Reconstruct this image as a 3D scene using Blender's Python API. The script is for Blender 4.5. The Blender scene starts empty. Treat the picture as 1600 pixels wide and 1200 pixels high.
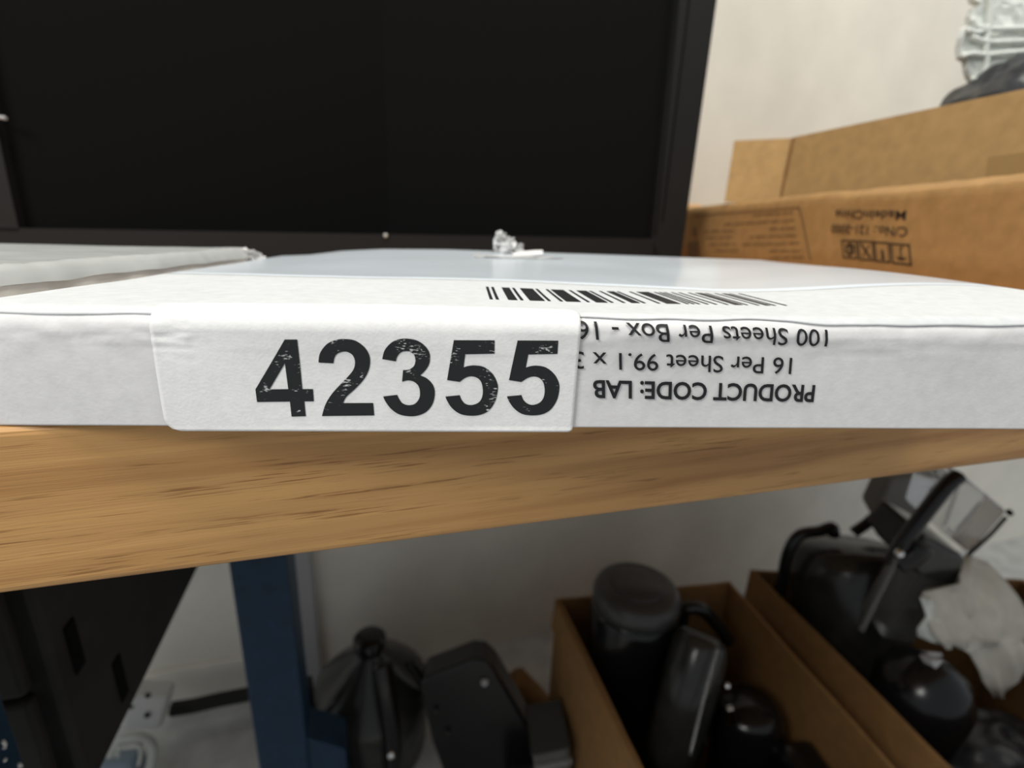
import bpy, bmesh, math, random
from mathutils import Vector, Matrix, noise
random.seed(7)
S = bpy.context.scene
C = S.collection

# ------------------------------------------------------------------ camera
FPX = 763.0
def _frame():
    d = Vector((725-800, 364-600, FPX)).normalized()
    v = Vector((690-800, 3100-600, FPX)); v = (v - d*d.dot(v)).normalized()
    return v.cross(d), d, -v              # world X, Y, Z seen from the camera (x right, y down, z forward)
AX, AY, AZ = _frame()
CAM = Vector((0, -0.117, 0))
cd = bpy.data.cameras.new('camera'); cam = bpy.data.objects.new('camera', cd); C.objects.link(cam)
rgt = Vector((AX.x, AY.x, AZ.x)); up = -Vector((AX.y, AY.y, AZ.y)); bck = -Vector((AX.z, AY.z, AZ.z))
m3 = Matrix((rgt, up, bck)).transposed()
cam.matrix_world = Matrix.Translation(CAM) @ m3.to_4x4()
cd.sensor_width = 36; cd.lens = 36*FPX/1600; cd.clip_start = 0.005; cd.clip_end = 50
cd.dof.use_dof = True; cd.dof.focus_distance = 0.125; cd.dof.aperture_fstop = 10
S.camera = cam

# ------------------------------------------------------------------ light
W = bpy.data.worlds.new('world'); S.world = W; W.use_nodes = True
W.node_tree.nodes['Background'].inputs[0].default_value = (0.90, 0.95, 1.0, 1)
W.node_tree.nodes['Background'].inputs[1].default_value = 0.36
def area(name, loc, target, size, power, col):
    l = bpy.data.lights.new(name, 'AREA'); l.shape = 'RECTANGLE'; l.size, l.size_y = size
    l.energy = power; l.color = col
    o = bpy.data.objects.new(name, l); C.objects.link(o); o.location = loc
    o.rotation_euler = (Vector(target)-Vector(loc)).to_track_quat('-Z', 'Y').to_euler()
    return o
area('ceiling_lamp', (0.35, -0.2, 1.7), (0.40, 0.6, 0), (1.2, 0.5), 26.5, (1, 0.965, 0.88))
area('window_daylight', (-0.80, -0.55, 0.70), (-0.1, 0.05, -0.05), (0.45, 0.45), 10.3, (1.0, 0.985, 0.95))
S.view_settings.view_transform = 'Standard'; S.view_settings.look = 'None'
S.view_settings.gamma = 1; S.view_settings.use_curve_mapping = False
S.view_settings.exposure = 0.0

# ------------------------------------------------------------------ helpers
def ray(px, py):
    q = Vector((px-800, py-600, FPX)); return Vector((AX.dot(q), AY.dot(q), AZ.dot(q)))
def at(px, py, Y): r = ray(px, py); return CAM + r*((Y-CAM.y)/r.y)        # point of a picture position at real depth Y
def atX(px, py, X): r = ray(px, py); return CAM + r*(X/r.x)
def atZ(px, py, Z): r = ray(px, py); return CAM + r*(Z/r.z)
U = Vector((.9814, .192, 0)); N = Vector((-.192, .9814, 0)); ZV = Vector((0, 0, 1))
def bp(a, b, z): return U*a + N*b + ZV*z                                    # bench frame
BROT = math.atan2(.192, .9814)

def mat(name, col, rough=.6, nscale=0, namt=.1, bump=0, bscale=400, metal=0, trans=0, ior=1.45, spec=.5, alpha=1, coat=0):
    m = bpy.data.materials.new(name); m.use_nodes = True; nt = m.node_tree; b = nt.nodes['Principled BSDF']
    b.inputs['Base Color'].default_value = (*col, 1); b.inputs['Roughness'].default_value = rough
    b.inputs['Metallic'].default_value = metal; b.inputs['Transmission Weight'].default_value = trans
    b.inputs['IOR'].default_value = ior; b.inputs['Specular IOR Level'].default_value = spec
    b.inputs['Alpha'].default_value = alpha; b.inputs['Coat Weight'].default_value = coat
    tc = nt.nodes.new('ShaderNodeTexCoord')
    if nscale:
        n = nt.nodes.new('ShaderNodeTexNoise'); n.inputs['Scale'].default_value = nscale; n.inputs['Detail'].default_value = 5
        nt.links.new(tc.outputs['Object'], n.inputs['Vector'])
        r = nt.nodes.new('ShaderNodeValToRGB')
        r.color_ramp.elements[0].position = .3; r.color_ramp.elements[1].position = .7
        r.color_ramp.elements[0].color = (*[c*(1-namt) for c in col], 1)
        r.color_ramp.elements[1].color = (*[min(1, c*(1+namt)) for c in col], 1)
        nt.links.new(n.outputs['Fac'], r.inputs['Fac']); nt.links.new(r.outputs['Color'], b.inputs['Base Color'])
    if bump:
        n = nt.nodes.new('ShaderNodeTexNoise'); n.inputs['Scale'].default_value = bscale; n.inputs['Detail'].default_value = 4
        nt.links.new(tc.outputs['Object'], n.inputs['Vector'])
        k = nt.nodes.new('ShaderNodeBump'); k.inputs['Strength'].default_value = bump; k.inputs['Distance'].default_value = .0006
        nt.links.new(n.outputs['Fac'], k.inputs['Height']); nt.links.new(k.outputs['Normal'], b.inputs['Normal'])
    return m

def wood_mat():
    m = bpy.data.materials.new('oiled_wood'); m.use_nodes = True; nt = m.node_tree; b = nt.nodes['Principled BSDF']
    tc = nt.nodes.new('ShaderNodeTexCoord'); L = nt.links.new
    mp = nt.nodes.new('ShaderNodeMapping'); mp.vector_type = 'POINT'
    mp.inputs['Rotation'].default_value = (0, math.radians(1.5), -BROT)
    L(tc.outputs['Object'], mp.inputs['Vector'])
    def tex(sx, sy, detail, dist=0):
        s = nt.nodes.new('ShaderNodeVectorMath'); s.operation = 'MULTIPLY'; s.inputs[1].default_value = (sx, sy, sy)
        L(mp.outputs['Vector'], s.inputs[0])
        n = nt.nodes.new('ShaderNodeTexNoise'); n.inputs['Scale'].default_value = 1; n.inputs['Detail'].default_value = detail
        n.inputs['Distortion'].default_value = dist; L(s.outputs[0], n.inputs['Vector']); return n
    g = tex(5, 120, 6, .6); r = nt.nodes.new('ShaderNodeValToRGB'); e = r.color_ramp.elements
    e[0].position = .28; e[0].color = (.37, .175, .054, 1); e[1].position = .72; e[1].color = (.64, .355, .125, 1)
    k = e.new(.5); k.color = (.53, .285, .098, 1)
    L(g.outputs['Fac'], r.inputs['Fac'])
    p = tex(60, 2300, 3); pr = nt.nodes.new('ShaderNodeValToRGB')
    pr.color_ramp.elements[0].position = .36; pr.color_ramp.elements[0].color = (.55, .47, .40, 1)
    pr.color_ramp.elements[1].position = .46; pr.color_ramp.elements[1].color = (1, 1, 1, 1)
    L(p.outputs['Fac'], pr.inputs['Fac'])
    q = tex(16, 260, 3); qr = nt.nodes.new('ShaderNodeValToRGB')      # where the pores gather
    qr.color_ramp.elements[0].position = .48; qr.color_ramp.elements[1].position = .6
    L(q.outputs['Fac'], qr.inputs['Fac'])
    mx = nt.nodes.new('ShaderNodeMix'); mx.data_type = 'RGBA'; mx.blend_type = 'MULTIPLY'
    L(qr.outputs['Color'], mx.inputs['Factor']); L(r.outputs['Color'], mx.inputs['A']); L(pr.outputs['Color'], mx.inputs['B'])
    # one small knot
    kv = nt.nodes.new('ShaderNodeVectorMath'); kv.operation = 'SUBTRACT'; kp = at(4, 836, -.004); kv.inputs[1].default_value = kp
    L(tc.outputs['Object'], kv.inputs[0])
    ks = nt.nodes.new('ShaderNodeVectorMath'); ks.operation = 'MULTIPLY'; ks.inputs[1].default_value = (75, 8, 190); L(kv.outputs[0], ks.inputs[0])
    kl = nt.nodes.new('ShaderNodeVectorMath'); kl.operation = 'LENGTH'; L(ks.outputs[0], kl.inputs[0])
    ka = nt.nodes.new('ShaderNodeMath'); ka.operation = 'ADD'; L(kl.outputs['Value'], ka.inputs[0])
    nz = tex(120, 300, 3); L(nz.outputs['Fac'], ka.inputs[1])
    kr = nt.nodes.new('ShaderNodeValToRGB'); kr.color_ramp.elements[0].position = .7; kr.color_ramp.elements[0].color = (.28, .26, .2, 1)
    kr.color_ramp.elements[1].position = 1.0; kr.color_ramp.elements[1].color = (1, 1, 1, 1); L(ka.outputs[0], kr.inputs['Fac'])
    m2 = nt.nodes.new('ShaderNodeMix'); m2.data_type = 'RGBA'; m2.blend_type = 'MULTIPLY'; m2.inputs['Factor'].default_value = 1
    L(mx.outputs['Result'], m2.inputs['A']); L(kr.outputs['Color'], m2.inputs['B'])
    L(m2.outputs['Result'], b.inputs['Base Color']); b.inputs['Roughness'].default_value = .5
    bu = nt.nodes.new('ShaderNodeBump'); bu.inputs['Strength'].default_value = .25; bu.inputs['Distance'].default_value = .0004
    L(p.outputs['Fac'], bu.inputs['Height']); L(bu.outputs['Normal'], b.inputs['Normal'])
    return m

def ink_mat():                      # worn thermal print: white scratches show through
    m = bpy.data.materials.new('worn_ink'); m.use_nodes = True; nt = m.node_tree; b = nt.nodes['Principled BSDF']; L = nt.links.new
    tc = nt.nodes.new('ShaderNodeTexCoord'); mp = nt.nodes.new('ShaderNodeMapping')
    mp.inputs['Rotation'].default_value = (0, math.radians(40), 0); mp.inputs['Scale'].default_value = (800, 800, 2400)
    L(tc.outputs['Object'], mp.inputs['Vector'])
    n = nt.nodes.new('ShaderNodeTexNoise'); n.inputs['Scale'].default_value = 1; n.inputs['Detail'].default_value = 3; L(mp.outputs[0], n.inputs['Vector'])
    n2 = nt.nodes.new('ShaderNodeTexNoise'); n2.inputs['Scale'].default_value = 130; n2.inputs['Detail'].default_value = 1; L(tc.outputs['Object'], n2.inputs['Vector'])
    a = nt.nodes.new('ShaderNodeMath'); a.operation = 'MULTIPLY'; L(n.outputs['Fac'], a.inputs[0]); L(n2.outputs['Fac'], a.inputs[1])
    r = nt.nodes.new('ShaderNodeValToRGB'); r.color_ramp.elements[0].position = .36; r.color_ramp.elements[0].color = (.011, .012, .013, 1)
    r.color_ramp.elements[1].position = .43; r.color_ramp.elements[1].color = (.6, .6, .6, 1)
    L(a.outputs[0], r.inputs['Fac']); L(r.outputs['Color'], b.inputs['Base Color']); b.inputs['Roughness'].default_value = .45
    return m

M = dict(
    wall=mat('wall_paint', (.88, .85, .76), .85, 9, .06, .25, 90),
    floor=mat('grey_floor', (.56, .56, .55), .7, 20, .15),
    trim=mat('grey_trim', (.42, .42, .43), .7),
    card=mat('white_card', (.75, .74, .735), (.7), 260, .05, .10, 900),
    gloss=mat('glossy_white_card', (.66, .71, .76), .2, 14, .05, .10, 60, spec=.35),
    sticker=mat('label_paper', (.86, .855, .845), .75, 500, .04, .12, 1300),
    ink=ink_mat(), print=mat('print_black', (.012, .012, .014), .5),
    film=mat('clear_tape', (.92, .92, .90), .25, 200, .1, .4, 300, trans=.35),
    card2=mat('greyed_card', (.84, .79, .72), .5, 60, .10, .3, 200),
    wood=wood_mat(),
    blue=mat('blue_steel', (.010, .034, .070), .45, 60, .2, .05, 200, spec=.3),
    black=mat('black_textured_plastic', (.003, .003, .003), .8, 0, 0, .5, 900, spec=.1),
    rail=mat('black_rim_plastic', (.0085, .0085, .0087), .6, 0, 0, .5, 900, spec=.3),
    blackdull=mat('black_board', (.016, .015, .014), .75, 30, .3),
    blackgl=mat('black_glossy_plastic', (.006, .006, .0065), .22),
    milky=mat('milky_plastic', (.60, .61, .57), .35, trans=.2),
    greylid=mat('dark_grey_plastic', (.045, .045, .044), .35),
    wrap=mat('shrink_film', (.62, .63, .62), .2, 40, .08, .2, 80),
    smoke=mat('smoky_plastic', (.30, .30, .29), .12, trans=.75),
    smoke2=mat('smoked_grey_plastic', (.035, .035, .032), .22, 40, .3, trans=.3),
    clear=mat('clear_plastic', (.80, .80, .79), .12, trans=.85),
    chrome=mat('chrome', (.8, .8, .8), .12, metal=1),
    kraft=mat('kraft_board', (.50, .29, .11), .75, 90, .12, .35, 300),
    kraft1=mat('printed_kraft_board', (.40, .225, .082), .75, 90, .12, .35, 300),
    cloudy=mat('cloudy_plastic', (.20, .195, .18), .5, trans=.3),
    card_top=mat('white_lid_card', (.655, .67, .675), .7, 260, .05, .10, 900),
    kraft2=mat('pale_kraft_board', (.47, .30, .125), .8, 90, .10, .3, 300),
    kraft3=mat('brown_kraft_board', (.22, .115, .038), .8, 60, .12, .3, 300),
    kprint=mat('carton_print', (.055, .032, .018), .7),
    kprint2=mat('faded_carton_print', (.19, .105, .045), .7),
    bag=mat('black_polythene', (.022, .023, .026), .35, 30, .3),
    lace=mat('white_polythene', (.78, .81, .76), .55, 120, .12, .5, 300),
    cloth=mat('cream_wrap', (.62, .59, .51), .6, 30, .1),
    plug=mat('white_plastic', (.62, .62, .60), .4), peach=mat('peach_foam', (.85, .52, .26), .8),
    bluegrey=mat('blue_grey_plastic', (.20, .26, .32), .4),
)

def obj(name, bm, m, parent=None, smooth=False, face=None, **props):
    me = bpy.data.meshes.new(name)
    if parent is not None:
        loc = parent.location if parent.parent is None else parent.parent.location
        if parent.type == 'MESH' and parent.parent is None: loc = Vector((0, 0, 0))
        bmesh.ops.translate(bm, verts=bm.verts, vec=-Vector(loc))
    bmesh.ops.recalc_face_normals(bm, faces=bm.faces)
    if face is not None:
        bm.normal_update()
        if sum((f.normal*f.calc_area() for f in bm.faces), Vector()).dot(Vector(face)) < 0: bmesh.ops.reverse_faces(bm, faces=bm.faces)
    bm.to_mesh(me); bm.free(); me.materials.append(m)
    if smooth:
        for p in me.polygons: p.use_smooth = True
    o = bpy.data.objects.new(name, me); C.objects.link(o)
    if parent is not None: o.parent = parent
    for k, v in props.items(): o[k] = v
    return o
def thing(name, label, cat, loc, group=None):
    o = bpy.data.objects.new(name, None); C.objects.link(o); o.location = loc; o.empty_display_size = .02
    o['label'] = label; o['category'] = cat
    if group: o['group'] = group
    return o
def sub(parent): return parent

def add_box(bm, a, b, xf=None, bev=0, seg=2):
    r = bmesh.ops.create_cube(bm, size=1); vs = r['verts']
    a, b = Vector(a), Vector(b); c = (a+b)/2; s = b-a
    for v in vs: v.co = Vector((v.co.x*s.x, v.co.y*s.y, v.co.z*s.z)) + c
    if bev:
        es = list({e for v in vs for e in v.link_edges})
        r2 = bmesh.ops.bevel(bm, geom=es, offset=bev, segments=seg, profile=.5, affect='EDGES')
        vs = list({v for f in r2['faces'] for v in f.verts} | {v for v in vs if v.is_valid})
    if xf:
        for v in vs: v.co = xf(v.co)
    return vs
def bench_xf(p): return bp(p.x, p.y, p.z)
def basis_xf(o, x, y, z):
    return lambda p: o + x*p.x + y*p.y + z*p.z
def add_prism(bm, pts, vec, bev=0):
    vs = [bm.verts.new(p) for p in pts]; f = bm.faces.new(vs)
    r = bmesh.ops.extrude_face_region(bm, geom=[f]); nv = [g for g in r['geom'] if isinstance(g, bmesh.types.BMVert)]
    bmesh.ops.translate(bm, verts=nv, vec=vec)
    if bev:
        es = list({e for v in vs+nv for e in v.link_edges})
        bmesh.ops.bevel(bm, geom=es, offset=bev, segments=2, profile=.5, affect='EDGES')
def add_hexa(bm, P):               # 4 bottom/front points then 4 top/back points
    v = [bm.verts.new(p) for p in P]
    for q in ((0,1,2,3), (4,5,6,7), (0,1,5,4), (1,2,6,5), (2,3,7,6), (3,0,4,7)): bm.faces.new([v[i] for i in q])
    return v
def perp(d):
    d = d.normalized(); a = d.orthogonal().normalized(); return a, d.cross(a)
def add_lathe(bm, p0, p1, prof, n=28, cap0=True, cap1=True):
    p0, p1 = Vector(p0), Vector(p1); d = p1-p0; a, b = perp(d); rings = []
    for t, r in prof:
        rings.append([bm.verts.new(p0+d*t+(a*math.cos(2*math.pi*i/n)+b*math.sin(2*math.pi*i/n))*max(r, 1e-5)) for i in range(n)])
    for q, w in zip(rings, rings[1:]):
        for i in range(n): bm.faces.new((q[i], q[(i+1) % n], w[(i+1) % n], w[i]))
    if cap0: bm.faces.new(rings[0][::-1])
    if cap1: bm.faces.new(rings[-1])
def spline(P, k=8, closed=False):
    P = [Vector(p) for p in P]; out = []
    n = len(P)
    for i in range(n if closed else n-1):
        a, b, c, d = (P[(i-1) % n] if closed or i else P[0]), P[i], P[(i+1) % n], (P[(i+2) % n] if closed or i+2 < n else P[-1])
        for j in range(k):
            t = j/k
            out.append(.5*((2*b)+(c-a)*t+(2*a-5*b+4*c-d)*t*t+(3*b-a-3*c+d)*t**3))
    if not closed: out.append(P[-1])
    return out
def add_tube(bm, P, r, n=10, smooth=True, flat=1.0):
    P = spline(P) if smooth else [Vector(p) for p in P]; rings = []
    up0 = None
    for i, p in enumerate(P):
        d = (P[min(i+1, len(P)-1)]-P[max(i-1, 0)]).normalized()
        if up0 is None: up0 = d.orthogonal().normalized()
        a = (up0-d*d.dot(up0)).normalized(); up0 = a; b = d.cross(a)
        rr = r(i/(len(P)-1)) if callable(r) else r
        rings.append([bm.verts.new(p+a*math.cos(2*math.pi*k/n)*rr+b*math.sin(2*math.pi*k/n)*rr*flat) for k in range(n)])
    for q, w in zip(rings, rings[1:]):
        for k in range(n): bm.faces.new((q[k], q[(k+1) % n], w[(k+1) % n], w[k]))
    bm.faces.new(rings[0][::-1]); bm.faces.new(rings[-1])
def crumple(bm, quad, nx, ny, amp, freq, seed, edge=0.0):
    """a creased sheet over a quad of four corner points"""
    a, b, c, d = [Vector(q) for q in quad]; nrm = (b-a).cross(d-a).normalized(); V = []
    for j in range(ny+1):
        row = []
        for i in range(nx+1):
            s, t = i/nx, j/ny
            p = (a*(1-s)+b*s)*(1-t)+(d*(1-s)+c*s)*t
            q = p*freq+Vector((seed, seed*1.7, 3))
            h = (abs(noise.noise(q))*2+abs(noise.noise(q*2.3))-.6)*amp
            if edge:
                k = noise.noise_vector(q*1.5)*edge; p = p + k
            row.append(bm.verts.new(p+nrm*h))
        V.append(row)
    for j in range(ny):
        for i in range(nx): bm.faces.new((V[j][i], V[j][i+1], V[j+1][i+1], V[j+1][i]))
def solid(o, t, off=-1):
    k = o.modifiers.new('thickness', 'SOLIDIFY'); k.thickness = t; k.offset = off; return o
def flat_poly(bm, outer, holes=()):
    """fill a flat outline with holes"""
    es = []
    for loop in (outer, *holes):
        vs = [bm.verts.new(p) for p in loop]
        es += [bm.edges.new((vs[i], vs[(i+1) % len(vs)])) for i in range(len(vs))]
    bmesh.ops.triangle_fill(bm, use_beauty=True, use_dissolve=False, edges=es)

# ------------------------------------------------------------------ the setting
ZB = -.0477            # bench top
ZF = -.95              # floor
WD = .80               # wall distance in the bench frame
bm = bmesh.new(); add_box(bm, (-2.4, WD, ZF), (2.6, WD+.08, 1.5), bench_xf); obj('wall_back', bm, M['wall'], kind='structure')
bm = bmesh.new(); add_box(bm, (-2.4, -2.2, ZF-.05), (2.6, WD+.08, ZF), bench_xf); obj('floor', bm, M['floor'], kind='structure')
bm = bmesh.new()
p = at(447, 900, .71); q = at(486, 900, .71); a0 = p.dot(U); a1 = q.dot(U)
add_box(bm, (a0-.005, WD-.03, ZF), (a1, WD, ZB), bench_xf, .004); obj('trim_1', bm, M['trim'], kind='structure')
bm = bmesh.new(); add_box(bm, (-1.6, WD-.012, ZF), (a0-.005, WD, ZF+.10), bench_xf, .003); obj('baseboard_back', bm, M['wall'], kind='structure')

# ------------------------------------------------------------------ workbench
bench = thing('workbench', 'wooden workbench with thick worn top on blue steel legs', 'workbench', bp(0, .3, ZB-.045))
BE = .0190             # front edge in the bench frame
bm = bmesh.new(); add_box(bm, (-.75, BE, ZB-.045), (1.25, .74, ZB), bench_xf, .0022, 3)
obj('bench_top', bm, M['wood'], bench)
bm = bmesh.new()
lx = at(353, 887, .40).dot(U); lr = at(442, 875, .40).dot(U)
add_box(bm, (lx, .455, ZF), (lr, .515, ZB-.045), bench_xf, .003); g = obj('leg', bm, M['blue'], bench)
bm = bmesh.new()
add_hexa(bm, [bp(lr, .46, -.70), bp(lr+.05, .46, -.74), bp(lr+.05, .46, ZF), bp(lr, .46, ZF),
              bp(lr, .51, -.70), bp(lr+.05, .51, -.74), bp(lr+.05, .51, ZF), bp(lr, .51, ZF)]); obj('gusset', bm, M['blue'], bench)
pc = at(20, 1142, .10).dot(U)
bm = bmesh.new(); add_box(bm, (pc-.07, .085, ZF), (pc, .145, ZB-.045), bench_xf, .003); obj('leg', bm, M['blue'], bench)
bm = bmesh.new()
for (x0, y0, x1, y1) in ((4, 1158, 8, 1164), (8, 1164, 6, 1171), (7, 1186, 8, 1189), (29, 1194, 33, 1198), (33, 1196, 30, 1199)):
    f = lambda x, y: (lambda r: CAM + r*((pc+.0004-CAM.dot(U))/r.dot(U)))(ray(x, y))
    add_tube(bm, [f(x0, y0), f(x1, y1)], .0009, 6, False)
obj('paint_chip', bm, M['plug'], bench, label='white chip in the blue paint')
bm = bmesh.new(); add_box(bm, (-.70, .56, ZB-.10), (1.2, .59, ZB-.045), bench_xf, .003); obj('rail', bm, M['blue'], bench)

# ------------------------------------------------------------------ label box in front
XL, XR, YB, RR = -.1107, .197, .205, .0048
def lerp_tab(tab, x):
    if x <= tab[0][0]: return tab[0][1]
    for (a, u), (b, v) in zip(tab, tab[1:]):
        if x <= b:
            t = (x-a)/(b-a); t = t*t*(3-2*t) if False else t
            return u+(v-u)*t
    return tab[-1][1]
FT = [(-.111, -.0200), (-.07, -.0196), (-.018, -.0182), (.04, -.0183), (.095, -.0177), (.15, -.0160), (.197, -.0155)]
BT = [(-.1107, -.0185), (-.095, -.0172), (-.075, -.0140), (-.05, -.0120), (-.01, -.0108), (.06, -.0103), (.145, -.0099), (.197, -.0095)]
def zfront(x): return lerp_tab(FT, x)
def lidz(x, y):
    s = max(0, (y-RR)/(YB-RR)); w = min(1, max(0, (x-.09)/.10)); w = w*w*(3-2*w)
    e = s**1.6*(1-w) + (1-math.exp(-s*7))*w
    k = .0004*noise.noise(Vector((x*18, y*26, 2)))*min(1, s*4)
    return zfront(x) + (lerp_tab(BT, x)-zfront(x))*e + k
def crease(x, v):                                     # dents along the front fold
    f = 0
    if x < -.062: f = .0005*noise.noise(Vector((x*160, v*700, 4)))
    if x > .03: f = .0004*noise.noise(Vector((x*90, v*500, 9)))
    return f
def surf(x, v, off=0):
    h = zfront(x); L1 = h-RR-ZB; dent = (.0003+.0006*max(0, min(1, (v-.012)/.012)))*noise.noise(Vector((x*26, v*50, 1)))
    if v <= L1:
        k = max(0, (v-L1+.008)/.008)
        return Vector((x, -off-dent-crease(x, v)*k, ZB+.0002+v))
    a = (v-L1)/RR
    if a < math.pi/2:
        o = off+dent*(1-a/1.571)+crease(x, v)*max(0, 1-a)
        return Vector((x, RR-(RR+o)*math.cos(a), h-RR+(RR+o)*math.sin(a)))
    y = RR+(v-L1-RR*math.pi/2)
    return Vector((x, y, lidz(x, y)+off))
def v_of_y(x, y): return zfront(x)-RR-ZB+RR*math.pi/2+(y-RR)
box = thing('label_box', 'white card box of label sheets with a number sticker and upside-down print on its front', 'box', (.043, .1, ZB))
NX = 150
# body: front face up to the fold, sides and base
bm = bmesh.new(); rows = []
vs_ = [0, .0004, .004, .008, .012, .016, .019]
xs = [XL+(XR-XL)*i/NX for i in range(NX+1)]
for v in vs_: rows.append([bm.verts.new(surf(x, v)) for x in xs])
for k in range(1, 15):
    rows.append([bm.verts.new(surf(x, .019+(v_of_y(x, RR)-.019)*k/14)) for x in xs])
for k in range(1, 13): rows.append([bm.verts.new(surf(x, v_of_y(x, RR+(YB-.002-RR)*k/12), -.0006)) for x in xs])
rows.append([bm.verts.new(Vector((x, YB, ZB+.0002))) for x in xs])
for a, b in zip(rows, rows[1:]):
    for i in range(NX): bm.faces.new((a[i], a[i+1], b[i+1], b[i]))
bm.faces.new([r[0] for r in rows]); bm.faces.new([r[-1] for r in rows][::-1])
for i in range(NX): bm.faces.new((rows[-1][i], rows[-1][i+1], rows[0][i+1], rows[0][i]))
obj('body', bm, M['card'], box, True)
# lid: a sheet over the top that ends in a ragged lip just over the fold
def yb(x): return .068 - .10*x + .004*math.sin(x*40) - (max(0, x-.12)*.05)
bm = bmesh.new(); rows = []
def lipv(x):
    k = min(1, max(0, (x-.085)/.02)) if x > 0 else .6; base = v_of_y(x, RR) - RR*(.62+.30*k+.22*noise.noise(Vector((x*60, 3, 1))))
    return base
LO = .0005
for k in range(9): rows.append([bm.verts.new(surf(x, lipv(x)+(v_of_y(x, RR)-lipv(x))*k/8, LO*(1 if x > .03 else .7))) for x in xs])
for k in range(1, 13): rows.append([bm.verts.new(surf(x, v_of_y(x, RR+(yb(x)-RR)*k/12), LO)) for x in xs])
for a, b in zip(rows, rows[1:]):
    for i in range(NX): bm.faces.new((a[i], a[i+1], b[i+1], b[i]))
solid(obj('lid', bm, M['card_top'], box, True, (0, -.3, 1)), .0004)
bm = bmesh.new(); rows = []
for k in range(25): rows.append([bm.verts.new(surf(x, v_of_y(x, yb(x)+(YB-yb(x))*k/24), LO)) for x in xs])
for a, b in zip(rows, rows[1:]):
    for i in range(NX): bm.faces.new((a[i], a[i+1], b[i+1], b[i]))
solid(obj('glossy_lid_panel', bm, M['gloss'], box, True, (0, 0, 1), label='glossy pale blue-grey part of the lid'), .0004)
# sticker
sx0, sx1 = at(232, 490, 0).x, at(906, 520, 0).x
vb, vt = -.0009, None
HS = .034
bm = bmesh.new(); rows = []; rc = .0035
NV = 60
for k in range(NV+1):
    w = HS*k/NV
    def inset(r): 
        d = min(w, HS-w)
        return r-math.sqrt(max(0, r*r-(r-d)**2)) if d < r else 0
    a = sx0+inset(rc) + .0004*(w/HS-.5); b = sx1-inset(rc if w > HS/2 else .001)
    row = []
    for i in range(121):
        x = a+(b-a)*i/120; v = -.0010+w
        q = surf(x, max(v, 0), .0008)
        if v < 0: q = Vector((x, -.0009, ZB+.0002+v))
        q.y -= .00018*noise.noise(Vector((x*45, w*120, 6)))*(1 if w > .02 else .2)
        row.append(bm.verts.new(q))
    rows.append(row)
for a, b in zip(rows, rows[1:]):
    for i in range(120): bm.faces.new((a[i], a[i+1], b[i+1], b[i]))
stk = obj('number_sticker', bm, M['sticker'], box, True, (0, -1, .2), label='white paper sticker reading 42355 with rounded corners'); solid(stk, .00018, -1)

def glyph(spec, x0, y0, Y):
    """outline traced as corners (with 'c') and smooth points, in sixteenths of the picture grid"""
    loops = []
    for L in spec:
        pts = []; n = len(L); ci = [i for i, p in enumerate(L) if len(p) > 2] or [0]
        for a, b in zip(ci, ci[1:]+[ci[0]+n]):
            seg = [Vector((L[i % n][0], L[i % n][1], 0)) for i in range(a, b+1)]
            sp = spline(seg, 6) if len(seg) > 2 else seg
            pts += sp[:-1]
        loops.append([at(x0+p.x/8.573, y0+p.y/8.573, Y) for p in pts])
    return loops
G4 = [[(478,85,1),(645,85,1),(708,752,1),(850,752,1),(862,915,1),(735,915,1),(757,1112,1),(567,1117,1),(543,918,1),(105,922,1),(82,755,1)],
      [(475,405,1),(520,752,1),(268,755,1)]]
G2 = [[(68,395,1),(90,270),(180,150),(300,92),(420,78),(560,98),(680,180),(745,285),(760,390),(735,510),(670,625),(560,745),(440,855),(398,938,1),(800,935,1),(815,1100,1),(115,1110,1),(160,960),(240,825),(360,690),(470,575),(540,480),(558,380),(530,300),(470,255),(410,246),(330,270),(285,325),(268,405,1)]]
G3 = [[(65,347,1),(100,225),(190,125),(290,82),(390,72),(520,95),(620,155),(690,250),(703,350),(680,440),(620,520),(570,565,1),(660,605),(740,690),(768,800),(740,940),(660,1045),(550,1098),(430,1110),(290,1085),(180,1010),(105,910),(78,848,1),(265,825,1),(290,880),(340,940),(420,963),(500,945),(555,880),(570,800),(550,710),(490,652),(410,632),(330,650,1),(343,495,1),(410,490),(480,450),(508,380),(495,300),(440,250),(380,240),(310,260),(265,315),(247,377,1)]]
G5a = [[(207,95,1),(752,97,1),(750,275,1),(358,282,1),(337,460,1),(400,440),(490,433),(610,455),(720,540),(785,660),(795,760),(760,910),(680,1030),(570,1090),(430,1105),(290,1080),(180,1000),(115,900),(95,848,1),(285,830,1),(310,890),(360,945),(440,963),(530,935),(580,870),(595,770),(575,660),(520,600),(440,578),(360,598),(285,652,1),(117,628,1)]]
G5b = [[(245,100,1),(788,102,1),(778,280,1),(388,288,1),(355,465,1),(420,445),(510,438),(630,465),(735,550),(795,660),(803,760),(770,900),(690,1020),(580,1085),(440,1102),(300,1080),(195,1005),(125,905),(103,848,1),(297,830,1),(320,890),(370,940),(445,963),(535,935),(590,870),(608,770),(590,665),(540,605),(465,582),(380,602),(295,655,1),(130,630,1)]]
def stick_y(p, off):           # lay a print point on the sticker's own surface
    v = p.z-ZB-.0002
    q = surf(p.x, max(v, 0), .0008+off); w = v+.001
    return Vector((p.x, q.y-.00018*noise.noise(Vector((p.x*45, w*120, 6)))*(1 if w > .02 else .2), p.z))
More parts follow.
